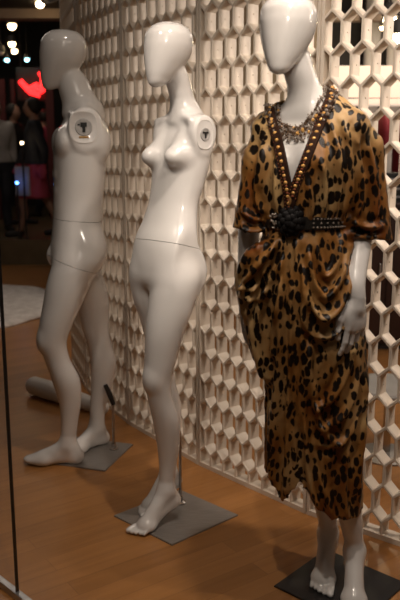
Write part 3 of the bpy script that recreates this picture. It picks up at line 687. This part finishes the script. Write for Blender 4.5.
# surface finder on the dress, looking from the front
def surf(x, z, off=0.0):
    y = np.linspace(-.30, .02, 320); P = np.column_stack([np.full(320, x), y, np.full(320, z)]); f = Fd_solid(P); i = np.argmax(f < 0)
    return float(y[i]-off) if (f < 0).any() else -.06
def nrm(x, y, z):
    p = np.array([[x,y,z],[x+.004,y,z],[x,y+.004,z],[x,y,z+.004]]); f = Fd_solid(p); g = Vector((f[1]-f[0], f[2]-f[0], f[3]-f[0])); return g.normalized()
def ribbon(path, width, name, m, parent, thick=.004, lift=.002):
    bm = bmesh.new(); prev = None; n = len(path)
    for i in range(n):
        a = path[max(i-1, 0)]; b = path[min(i+1, n-1)]; dx, dz = b[0]-a[0], b[1]-a[1]; l = math.hypot(dx, dz) or 1; px, pz = -dz/l, dx/l
        x, z = path[i]; y = surf(x, z); nn = nrm(x, y, z); row = []
        for s in (-.5, -.42, .42, .5):
            xx, zz = x+px*width*s, z+pz*width*s; yy = surf(xx, zz); yy = max(min(yy, y+.012), y-.012); th = thick if abs(s) < .45 else 0
            row.append(bm.verts.new(Vector((xx, yy, zz))+nn*(lift+th)))
        row.append(bm.verts.new(Vector((x+px*width*.5, y, z+pz*width*.5))+nn*(-.004))); row.append(bm.verts.new(Vector((x-px*width*.5, y, z-pz*width*.5))+nn*(-.004)))
        if prev:
            for k in range(6): bm.faces.new((prev[k], prev[(k+1) % 6], row[(k+1) % 6], row[k]))
        prev = row
    o = obj(name, bm, m, parent); return smooth(o, 35)
def resample(pts, step):
    pts = [Vector(p) for p in pts]; out = [pts[0]]; acc = 0
    for a, b in zip(pts, pts[1:]):
        l = (b-a).length; t = step-acc
        while t <= l: out.append(a+(b-a)*t/l); t += step
        acc = l-(t-step)
    return out
M['trim'] = mottle(mat('black_embroidery', rough=.85, spec=.15), (.008,.006,.005), (.05,.018,.008), 260)
M['bead_gold'] = mottle(mat('gold_bead', rough=.3, metal=.3), (.75,.36,.08), (.85,.50,.16), 90)
M['bead_rust'] = mottle(mat('rust_bead', rough=.35), (.26,.06,.02), (.36,.10,.03), 90)
M['gem'] = mottle(mat('faceted_gem', rough=.15, metal=.6), (.42,.34,.28), (.75,.66,.58), 160)
M['gem_dark'] = mottle(mat('smoky_gem', rough=.15, metal=.4), (.07,.045,.03), (.22,.14,.09), 160)
M['pewter'] = mottle(mat('pewter_stud', rough=.3, metal=.9), (.22,.19,.15), (.34,.29,.22), 120)
left = [(x-.42, z) for x, z in ((.192,1.500),(.195,1.475),(.204,1.43),(.220,1.35),(.234,1.285),(.241,1.24),(.243,1.21))]
right = [(x-.42, z) for x, z in ((.361,1.548),(.348,1.515),(.325,1.462),(.294,1.395),(.270,1.335),(.253,1.285),(.244,1.24))]
def icome(name, r, sub, sc, m):
    b = bmesh.new(); ball(b, (0,0,0), r, sub, sc); me_ = bpy.data.meshes.new(name); b.to_mesh(me_); b.free(); me_.materials.append(m); me_.polygons.foreach_set('use_smooth', [sub > 1]*len(me_.polygons)); return me_
gold_me = icome('gold_bead', .0050, 2, (1.15,.5,.95), M['bead_gold'])
for side_, pth in (('l', left), ('r', right)):
    fine = resample([(x, z) for x, z in pth], .006)
    band = ribbon([(p[0], p[1]) for p in fine], .026, 'neck_trim', M['trim'], dress)
    mids = resample([(x, z) for x, z in pth], .0185)
    bm = bmesh.new(); bm2 = bmesh.new()
    for i, p in enumerate(mids[:-1]):
        a = mids[max(0, i-1)]; b = mids[i+1]; d = (b-a).normalized(); y = surf(p[0], p[1]); nn = nrm(p[0], y, p[1])
        go = bpy.data.objects.new('gold_bead', gold_me); C.objects.link(go); go.parent = band; go.location = Vector((p[0], y, p[1]))+nn*.0055
        for s in (-1, 1):
            for hh in (.0046, .0139):
                q = Vector((p[0]+d[0]*hh-d[1]*.0095*s, 0, p[1]+d[1]*hh+d[0]*.0095*s)); q.y = y
                ball(bm2, q+nn*.0055, .0017, 1)
        q = Vector((p[0]+d[0]*.00925, y, p[1]+d[1]*.00925)); ball(bm2, q+nn*.0052, .0040, 1, (1.2,.5,.8))
    bm.free(); o = smooth(obj('rust_beadwork', bm2, M['bead_rust'], band)); o['kind'] = 'stuff'
# belt
def waist_pt(th, z, off):
    W = np.interp(z, TS[0], TS[1]); D = np.interp(z, TS[0], TS[2]); cx = np.interp(z, TS[0], TS[3]); cy = np.interp(z, TS[0], TS[4]); e = 2/2.3
    c, s = math.cos(th), math.sin(th)
    return Vector((cx+(W+off)*math.copysign(abs(c)**e, c), cy+(D+off)*math.copysign(abs(s)**e, s), z))
bm = bmesh.new(); n = 96; prof = [(-.019,.004),(-.017,.0085),(.017,.0085),(.019,.004),(.019,-.002),(-.019,-.002)]; rings = []
for i in range(n):
    th = 2*math.pi*i/n; rings.append([bm.verts.new(waist_pt(th, 1.190, o_)+Vector((0,0,dz))) for dz, o_ in prof])
for i in range(n):
    a, b = rings[i], rings[(i+1) % n]
    for k in range(6): bm.faces.new((a[k], a[(k+1) % 6], b[(k+1) % 6], b[k]))
belt_o = smooth(obj('belt', bm, mottle(mat('black_leather', rough=.4), (.010,.008,.007), (.02,.016,.013), 60), dress), 40); belt_o['label'] = 'black studded leather belt'
stud_me = icome('stud', .0034, 1, (1,1,1), M['gem'])
for i in range(34):
    th = math.radians(-88+i*4.4)
    for dz in (-.0115, 0, .0115):
        if dz == 0 and i % 2: continue
        go = bpy.data.objects.new('stud', stud_me); C.objects.link(go); go.parent = belt_o; go.location = waist_pt(th, 1.190, .0095)+Vector((0,0,dz))
# buckle: dark flower rosette with a silver cluster at its side
bx_, bz_ = rel(.246), 1.197; by_ = surf(bx_, bz_)-.014
bm = bmesh.new()
for rr, nn_, yy in ((.029,11,0),(.020,8,-.007),(.009,5,-.012)):
    for k in range(nn_):
        a = 2*math.pi*k/nn_; ball(bm, (bx_+rr*math.cos(a), by_+yy, bz_+rr*1.15*math.sin(a)), .0105, 2, (1.1,.45,1.1))
ball(bm, (bx_, by_, bz_), .030, 2, (1,.4,1.1)); bk = smooth(obj('rosette_buckle', bm, mottle(mat('matte_black_beads', rough=.6, spec=.2), (.006,.005,.005), (.012,.010,.010), 60), belt_o))
bm = bmesh.new()
for k in range(26):
    x = rel(.205)+RNG.uniform(-.014,.012); z = 1.194+RNG.uniform(-.022,.022); ball(bm, (x, surf(x, z)-.010, z), .0036, 1)
smooth(obj('silver_cluster', bm, M['gem'], belt_o))['kind'] = 'stuff'

# ================================================================== NECKLACE
def Fbody(P): return np.minimum(F3(P), 1e3)
def surf_all(x, z):
    y = np.linspace(-.30, .06, 400); P = np.column_stack([np.full(400, x), y, np.full(400, z)])
    f = np.minimum(F3(P), np.where(cut_neck(P) > 0, Fd_solid(P), 1.0)); i = np.argmax(f < 0); return float(y[i]) if (f < 0).any() else None
nk = thing('necklace', 'chunky jewelled bib necklace around the right mannequin\'s neck', 'necklace', (O3[0], O3[1], 1.45))
pts = [(.204,1.506),(.204,1.485),(.210,1.458),(.232,1.438),(.255,1.430),(.280,1.438),(.303,1.462),(.325,1.495),(.345,1.530),(.358,1.556)]
gem_me = [icome('gem', .0056, 1, (1,.8,1), M[k]) for k in ('gem','gem_dark','bead_gold')]
ln = smoothcurve(pts, 60); bmA, bmB, bmC = bmesh.new(), bmesh.new(), bmesh.new(); y_last = None
chainpts = []
for row, (off, stp) in enumerate(((-.012,2),(0,2),(.012,2),(.022,3))):
    for i in range(0, 60, stp):
        a = ln[max(i-1, 0)]; b = ln[min(i+1, 59)]; dx, dz = b[0]-a[0], b[1]-a[1]; l = math.hypot(dx, dz); nx_, nz_ = dz/l, -dx/l
        x = ln[i][0]+nx_*off+RNG.uniform(-.002,.002); z = ln[i][1]+nz_*off+RNG.uniform(-.002,.002); y = surf_all(x, z)
        if y is None: y = y_last if y_last is not None else -.06
        if y > -.02: y = -.02
        y_last = y; c = Vector((x, y-.006, z-1.45)); q = RNG.rand()
        kq = 0 if q < .42 else (1 if q < .84 else 2); r = RNG.uniform(.0042,.0068); bmx = (bmA, bmB, bmC)[kq]
        go = bpy.data.objects.new('gem', gem_me[kq]); C.objects.link(go); go.parent = nk; go.location = c; go.scale = (r/.0056,)*3
        for k in range(4):
            aa = k*math.pi/2+RNG.uniform(0,1); ball(bmB if bmx is bmA else bmA, c+Vector((math.cos(aa)*r*1.2, -.001, math.sin(aa)*r*1.2)), .0022, 1)
        if row == 1: chainpts.append(c+Vector((0,.003,0)))
obj('clear_seed_beads', bmA, M['gem'], nk)['kind'] = 'stuff'; obj('smoky_seed_beads', bmB, M['gem_dark'], nk)['kind'] = 'stuff'; bmC.free()
bm = bmesh.new(); tube(bm, chainpts, .0028, 8); smooth(obj('chain', bm, M['pewter'], nk))

# ================================================================== THINGS BEHIND, LEFT
bm = bmesh.new(); n = 72; rings = []
for s, z in ((.0,.062),(.35,.062),(.7,.058),(.9,.045),(1.0,.022),(.99,.0)):
    if s == 0: rings.append([bm.verts.new((0,0,z))]); continue
    rr = []
    for k in range(n):
        a = 2*math.pi*k/n; wv = 1+.02*math.sin(5*a+1)+.012*math.sin(13*a); rr.append(bm.verts.new((.86*s*wv*math.cos(a), 1.0*s*wv*math.sin(a), z+.004*math.sin(9*a+6*s))))
    rings.append(rr)
for k in range(n): bm.faces.new((rings[0][0], rings[1][k], rings[1][(k+1) % n]))
for a, b in zip(rings[1:], rings[2:]):
    for k in range(n): bm.faces.new((a[k], a[(k+1) % n], b[(k+1) % n], b[k]))
bm.faces.new(rings[-1])
tag(smooth(obj('fur_rug', bm, M['fur'], None, (-2.08,6.5,.001))), 'shaggy white oval rug on the wood floor behind the left mannequin', 'rug')
def Fr(P):
    d = chain(P, [(-.95,4.07,.058,.052),(-.86,4.00,.056,.054),(-.74,3.91,.052,.049),(-.62,3.82,.046,.042),(-.52,3.745,.042,.037)])
    return smax(d, .003-P[:,2], .006)
P_, Q_ = mesh_sdf(Fr, (-1.05,3.66,-.02), (-.44,4.16,.14), .009)
tag(obj('bolster', to_mesh('bolster', P_, Q_), M['white']), 'white rounded bolster lying on the floor behind the left mannequin\'s feet', 'bolster')
# hanging hoop rail at the screen's far end
hp = thing('hoop_rail', 'dark metal ring rail hanging beside the far top of the lattice screen', 'rail', (-.650,3.72,2.125))
bm = bmesh.new(); tube(bm, [(.095*math.cos(2*math.pi*k/48), .095*math.sin(2*math.pi*k/48), .05*math.cos(2*math.pi*k/48)) for k in range(49)], .008, 10, False); smooth(obj('hoop', bm, M['grey'], hp))
bm = bmesh.new(); tube(bm, [(.082*math.cos(2*math.pi*k/48), .082*math.sin(2*math.pi*k/48), .035+.05*math.cos(2*math.pi*k/48)) for k in range(49)], .006, 10, False); smooth(obj('hoop', bm, M['grey'], hp))
bm = bmesh.new()
for k in range(3):
    a = 2.1*k; tube(bm, [(.095*math.cos(a), .095*math.sin(a), .05*math.cos(a)), (.095*math.cos(a), .095*math.sin(a), .775)], .005, 8)
obj('hanger', bm, M['grey'], hp)

f_, th_ = 740., math.atan(150/740.); c_, s__ = math.cos(th_), math.sin(th_)
def at_y(u, v, y):
    a = (u-200)/f_; b = (300-v)/f_; d = (a, c_+b*s__, -s__+b*c_); t = y/d[1]; return Vector((d[0]*t, y, 1.385+d[2]*t))
# ceiling lamps seen far off
def lamp(u, v, y, r, m, label, grp, top=2.9):
    p = at_y(u, v, y); t = thing('ceiling_lamp', label, 'lamp', p, grp)
    bm = bmesh.new(); ball(bm, (0,0,0), r, 2, (1,1,.9)); smooth(obj('bulb', bm, m, t))
    bm = bmesh.new(); lathe(bm, [(r*.7,r*.35),(r*1.25,r*.5),(r*1.15,r*2.2),(r*.4,r*2.6),(0,r*2.6)], 16); smooth(obj('housing', bm, M['dark'], t), 40)
    h = top-p.z
    if h > r*2.6: bm = bmesh.new(); tube(bm, [(0,0,r*2.5), (0,0,h)], .008, 8); obj('stem', bm, M['dark'], t)
lamp(40,4,8.2,.045,M['bulb'],'warm lamp nearest the top edge left of the screen','far lamps over the mall',2.9)
for u, v, y, r, m, lb in ((12,26,10.5,.055,'bulb','warm white lamp alone on the dark ceiling at upper left'),(12,44,11.5,.05,'bulb','upper of two close warm lamps above the red sign'),(14.5,51,11.8,.045,'bulb','lower of two close warm lamps above the red sign'),(7,60,12,.035,'cyan','left cyan lamp above the crowd'),(27,59.5,12,.035,'cyan','right cyan lamp above the red sign'),(1,53,11.5,.045,'palecloth','pale lamp at the left edge of the view')):
    lamp(u, v, y, r, M[m], lb, 'far lamps over the mall', 3.9)
# red sign
p = at_y(33,84,12.2); sg = thing('shop_sign', 'glowing red shop sign hanging in the dark mall', 'sign', p)
bm = bmesh.new()
for q in ([(-.20,0,.05),(-.10,0,-.08),(.02,0,-.03),(.12,0,-.12),(.17,0,.10)], [(-.16,0,.0),(-.04,0,-.13),(.10,0,-.17)], [(.12,0,.18),(.19,0,.05),(.17,0,-.12)], [(-.02,0,-.10),(.08,0,.0)]):
    tube(bm, q, .045, 10)
smooth(obj('sign_letters', bm, M['redglow'], sg)); bm = bmesh.new(); box(bm, (-.28,.06,-.26), (.26,.10,.26), bev=.01); obj('sign_board', bm, M['dark'], sg)
bm = bmesh.new(); tube(bm, [(-.2,.08,.26), (-.2,.08,3.9-p.z)], .01, 8); tube(bm, [(.2,.08,.26), (.2,.08,3.9-p.z)], .01, 8); obj('sign_hanger', bm, M['dark'], sg)
# indicator lights on mall stands
for u, v, m, lb, y in ((22,143,'bulb','small warm lantern on a thin post in the mall',9.12),(17,183,'blue','small blue light on a thin post in the mall',9.10)):
    p = at_y(u, v, y); t = thing('post_light', lb, 'light', (p.x, p.y, .31)); h = p.z-.31
    bm = bmesh.new(); tube(bm, [(0,0,0.012), (0,0,h-.01)], .012, 8); lathe(bm, [(0,0),(.026,0),(.026,.012),(0,.016)], 20); obj('post', bm, M['dark'], t)
    bm = bmesh.new(); ball(bm, (0,0,h), .018, 2); smooth(obj('bulb', bm, M[m], t))
# shop front panels behind the crowd
for i, (u0, u1, mt, lb) in enumerate(((-8,3,'maroon','maroon banner at the far left edge of the mall'),(9,13,'maroon','narrow maroon banner behind the crowd'),(44,52,'maroon','maroon banner behind the walker in pink'))):
    a = at_y(u0, 60, 11.6); b = at_y(u1, 60, 11.6); o = bxo('banner', (0,-.01,0), (b.x-a.x,.01,2.1), M[mt], loc=(a.x, a.y, .33), bev=.004); tag(o, lb, 'banner', 'banners in the mall')
# people
def person(u, y, h, face, top, bottom, skirt, label, stride=.18, arm=.1):
    p = at_y(u, 236, y); k = h/1.7; t = None
    def body(P):
        q = rotP(P, face)/k
        T = spline([(.80,.13,.09,0,0),(.90,.165,.11,0,.01),(1.05,.125,.085,0,0),(1.2,.145,.10,0,0),(1.33,.17,.095,0,.01),(1.41,.12,.06,0,.015),(1.45,.05,.05,0,.01)])
        d = loft(q, T, 2.2, .03); d = smin(d, cap(q, (0,.01,1.42), (0,-.01,1.54), .05, .048), .03)
        d = smin(d, smin(ell(q, (0,-.01,1.60), (.072,.09,.10)), cap(q, (0,-.045,1.53), (0,-.06,1.56), .045, .05), .04), .02)
        d = smin(d, ell(q, (0,-.102,1.585), (.012,.018,.02)), .01)
        for s in (-1, 1):
            d = smin(d, ell(q, (s*.072,.0,1.59), (.012,.02,.03)), .01)
            f = s*stride
            d = smin(d, chain(q, [(s*.085,0,.85,.085),(s*.08,-f*.35-.01,.62,.065),(s*.075,-f*.6-.02,.46,.052),(s*.07,-f*.75+.03,.28,.045),(s*.07,-f+.02,.09,.034)]), .03)
            d = smin(d, cap(q, (s*.07,-f+.03,.045), (s*.08,-f-.13,.03), .035, .026), .03)
            g = -s*arm
            d = smin(d, chain(q, [(s*.17,.01,1.37,.045),(s*.21,-g*.4+.02,1.20,.04),(s*.22,-g*.8,1.06,.034),(s*.215,-g-.05,.90,.027)]), .03)
            d = smin(d, ell(q, (s*.21,-g-.06,.85), (.016,.03,.045)), .015)
            for j in range(4): d = smin(d, cap(q, (s*.21,-g-.085+.018*j,.825), (s*.205,-g-.09+.018*j,.745+.008*abs(j-1)), .009, .007), .005)
            d = smin(d, cap(q, (s*.205,-g-.085,.85), (s*.195,-g-.115,.80), .010, .008), .006)
        return d*k
    R = .5*k; loc = (p.x, y, .31)
    P_, Q_ = mesh_sdf(body, (-R,-R,-.02), (R,R,h+.06), .016)
    o = obj('person', to_mesh('person', P_, Q_), M['skin'], None, loc); tag(o, label, 'person', 'people walking in the mall')
    def cl(name, z0, z1, off, m, extra=None):
        def F(P):
            d = body(P)-off
            if extra is not None: d = smin(d, extra(P), .03)
            return smax(smax(d, z0*k-P[:,2], .004), P[:,2]-z1*k, .004)
        P2, Q2_ = mesh_sdf(F, (-R,-R,z0*k-.05), (R,R,z1*k+.05), .016); obj(name, to_mesh(name, P2, Q2_), m, o)
    cl('jacket', .90, 1.44, .022, top)
    if skirt: cl('skirt', .48, .93, .012, bottom, lambda P: cap(rotP(P, face)/k, (0,0,.88), (0,0,.52), .13, .17)*k)
    else: cl('trousers', .08, .93, .018, bottom)
    cl('shoes', -.01, .075, .012, M['hair'])
    def hr(P):
        q = rotP(P, face)/k; return smax(ell(q, (0,.015,1.61), (.088,.10,.105)), -ell(q, (0,-.10,1.57), (.07,.07,.085)), .01)*k
    P2, Q2_ = mesh_sdf(hr, (-R,-R,1.35*k), (R,R,h+.1), .014); obj('hair', to_mesh('hair', P2, Q2_), M['hair'], o)
    return o
pink = person(38, 9.45, 1.70, math.radians(80), M['navy'], M['pink'], True, 'person walking in dark jacket and pink skirt', .24, .16)
person(19, 11.0, 1.72, math.radians(-70), M['hair'], M['navy'], False, 'person in dark clothes standing beyond the walker in pink', .12, .1)
person(2, 10.1, 1.72, math.radians(-30), M['palecloth'], M['navy'], False, 'person in pale top at the left edge of the view', .1, .08)
person(48, 12.2, 1.7, math.radians(120), M['pink'], M['navy'], False, 'person in pink top partly hidden by the male mannequin', .14, .1)
# shopping bag carried by the walker
p = at_y(25,178,9.26); bg = thing('shopping_bag', 'pale shopping bag held by the walker in pink skirt', 'bag', p)
bm = bmesh.new(); box(bm, (-.12,-.03,-.22), (.06,.03,.14), bev=.01); obj('bag_body', bm, M['palecloth'], bg)
bm = bmesh.new(); tube(bm, [(-.09,0,.14), (-.06,0,.24), (-.02,0,.24), (.03,0,.14)], .006, 8); obj('handle', bm, M['dark'], bg)

# ================================================================== THINGS BEHIND, RIGHT (seen through the lattice)
def put(u, v, y): return at_y(u, v, y)
# sideboard
a = put(300,330,5.2); sb = thing('sideboard', 'long dark wood sideboard behind the right part of the screen', 'cabinet', (1.65,5.3,0))
bxo('cabinet_body', (-.85,-.25,.05), (1.1,.25,1.0), M['wood_dark'], sb, .006); bxo('cabinet_top', (-.88,-.27,1.0), (1.13,.27,1.03), M['wood_dark'], sb, .004); bxo('plinth', (-.82,-.22,0), (1.07,.22,.05), M['dark'], sb)
for k in range(4):
    d_ = bxo('cabinet_door', (-.84+.48*k,-.266,.08), (-.38+.48*k,-.251,.97), M['wood_dark'], sb, .003); bxo('handle', (-.42+.48*k,-.290,.48), (-.405+.48*k,-.267,.62), M['silver'], d_, .003)
# stereo with silver bands
q = put(390,184,5.25); st_ = thing('stereo', 'black stereo with silver bands on the dark sideboard', 'stereo', (q.x,5.25,1.031))
bxo('case', (-.16,-.1,.0), (.22,.1,.20), M['black'], st_, .008)
for z in (.03,.085,.15): bxo('silver_band', (-.155,-.104,z), (.215,-.1,z+.014), M['silver'], st_)
q = put(383,155,5.25); o = bxo('box', (-.075,-.07,0), (.075,.07,.16), M['white'], None, .004, (q.x-.03,5.25,1.2315)); tag(o, 'small white box stacked on the black stereo', 'box')
# garment rack and hanging clothes
q = put(385,118,5.9); rk_ = thing('garment_rack', 'dark garment rail with hanging clothes behind the sideboard', 'rack', (q.x,5.95,0))
bm = bmesh.new(); tube(bm, [(-.5,0,.012), (-.5,0,1.78), (.6,0,1.78), (.6,0,.012)], .014, 10); tube(bm, [(-.5,-.22,.012), (-.5,.22,.012)], .012, 8); tube(bm, [(.6,-.22,.012), (.6,.22,.012)], .012, 8); smooth(obj('rail', bm, M['dark'], rk_), 50)
def garment(x, m, label, h=.62):
    bm = bmesh.new(); n = 20; rings = []
    for j, (z, wd) in enumerate(((0,.02),(-.04,.05),(-.10,.17),(-.20,.18),(-.40,.17),(-h,.20))):
        rings.append([bm.verts.new((wd*math.cos(2*math.pi*k/n)*.32, wd*math.sin(2*math.pi*k/n)*(1+.06*math.cos(6*math.pi*k/n)), z)) for k in range(n)])
    for A_, B_ in zip(rings, rings[1:]):
        for k in range(n): bm.faces.new((A_[k], A_[(k+1) % n], B_[(k+1) % n], B_[k]))
    bm.faces.new(rings[0]); bm.faces.new(rings[-1])
    t = thing('garment', label, 'garment', (rk_.location.x+x,5.95,1.70), 'clothes on the far rail'); smooth(obj('cloth', bm, m, t), 60)
    bm = bmesh.new(); tube(bm, [(0,0,0), (0,0,.05), (0,.02,.075), (0,.0,.096), (0,-.02,.085)], .004, 8); obj('hook', bm, M['silver'], t)
M['oliveC'] = mottle(mat('olive_cloth', rough=.7), (.16,.13,.05), (.22,.18,.08), 8)
for x, m, lb in ((-.30,M['oliveC'],'olive garment hanging left on the far rail'),(-.15,M['oliveC'],'olive garment hanging beside the red ones'),(.0,M['red'],'left red garment on the far rail'),(.15,M['red'],'middle red garment on the far rail'),(.30,M['red'],'right red garment on the far rail')): garment(x, m, lb)
# white wall panel, its warm lighting put in as glow; cream columns
q0 = put(300,66,6.9); q1 = put(420,106,6.9)
o = bxo('glowing_panel', (0,-.05,0), (q1.x-q0.x+.4,.05,q0.z-q1.z), M['panel_glow'], None, .02, (q0.x+.02,6.9,q1.z)); tag(o, 'long white panel above the far rail, its light put in as glow', 'light')
bxo('hanging_bracket', (.1,-.02,q0.z-q1.z), (.13,.02,2.9-q1.z), M['dark'], o); bxo('hanging_bracket', (1.2,-.02,q0.z-q1.z), (1.23,.02,2.9-q1.z), M['dark'], o)
for u, lb in ((373,'left cream column lit beside the hanging lamps'),(396,'right cream column lit beside the hanging lamps')):
    q = put(u,60,7.1); bm = bmesh.new(); lathe(bm, [(0,0),(.085,0),(.085,.02),(.075,.03),(.075,2.86),(.085,2.87),(.085,2.898),(0,2.898)], 28); o = smooth(obj('column', bm, M['white'], None, (q.x,7.15,0)), 40); tag(o, lb, 'column')
for u, v, y, r, m, lb in ((390,20,6.2,.05,'bulbhot','bright hanging lamp at the top right behind the lattice'),(387,12,6.4,.025,'bulb','small lamp just above the bright hanging lamp'),(382,28,6.5,.02,'bulb','small lamp left below the bright hanging lamp'),(398,38,6.0,.055,'bulbhot','bright hanging lamp at the right edge behind the lattice'),(365,24,6.8,.03,'beam','unlit beige lamp left of the hanging lamps')):
    lamp(u, v, y, r, M[m], lb, 'hanging lamps in the shop')
q = put(340,14,6.7); o = bxo('trim_4', (-.9,-.05,-.03), (1.6,.05,.03), M['beam'], None, .004, (q.x,6.9,q.z)); struct(o)
# low round stool
sp = thing('stool', 'low round stool with grey top just behind the right end of the screen', 'stool', (.86,3.22,0))
bm = bmesh.new(); lathe(bm, [(0,.315),(.165,.315),(.178,.322),(.178,.335),(.170,.342),(0,.342)], 48); smooth(obj('seat', bm, M['grey'], sp), 40)
bm = bmesh.new(); lathe(bm, [(0,.02),(.02,.02),(.018,.30),(.05,.315),(0,.315)], 24); smooth(obj('pole', bm, M['rod'], sp), 40)
bm = bmesh.new(); lathe(bm, [(0,0),(.13,0),(.13,.008),(.03,.022),(0,.022)], 40); smooth(obj('foot_plate', bm, M['steel'], sp), 40)
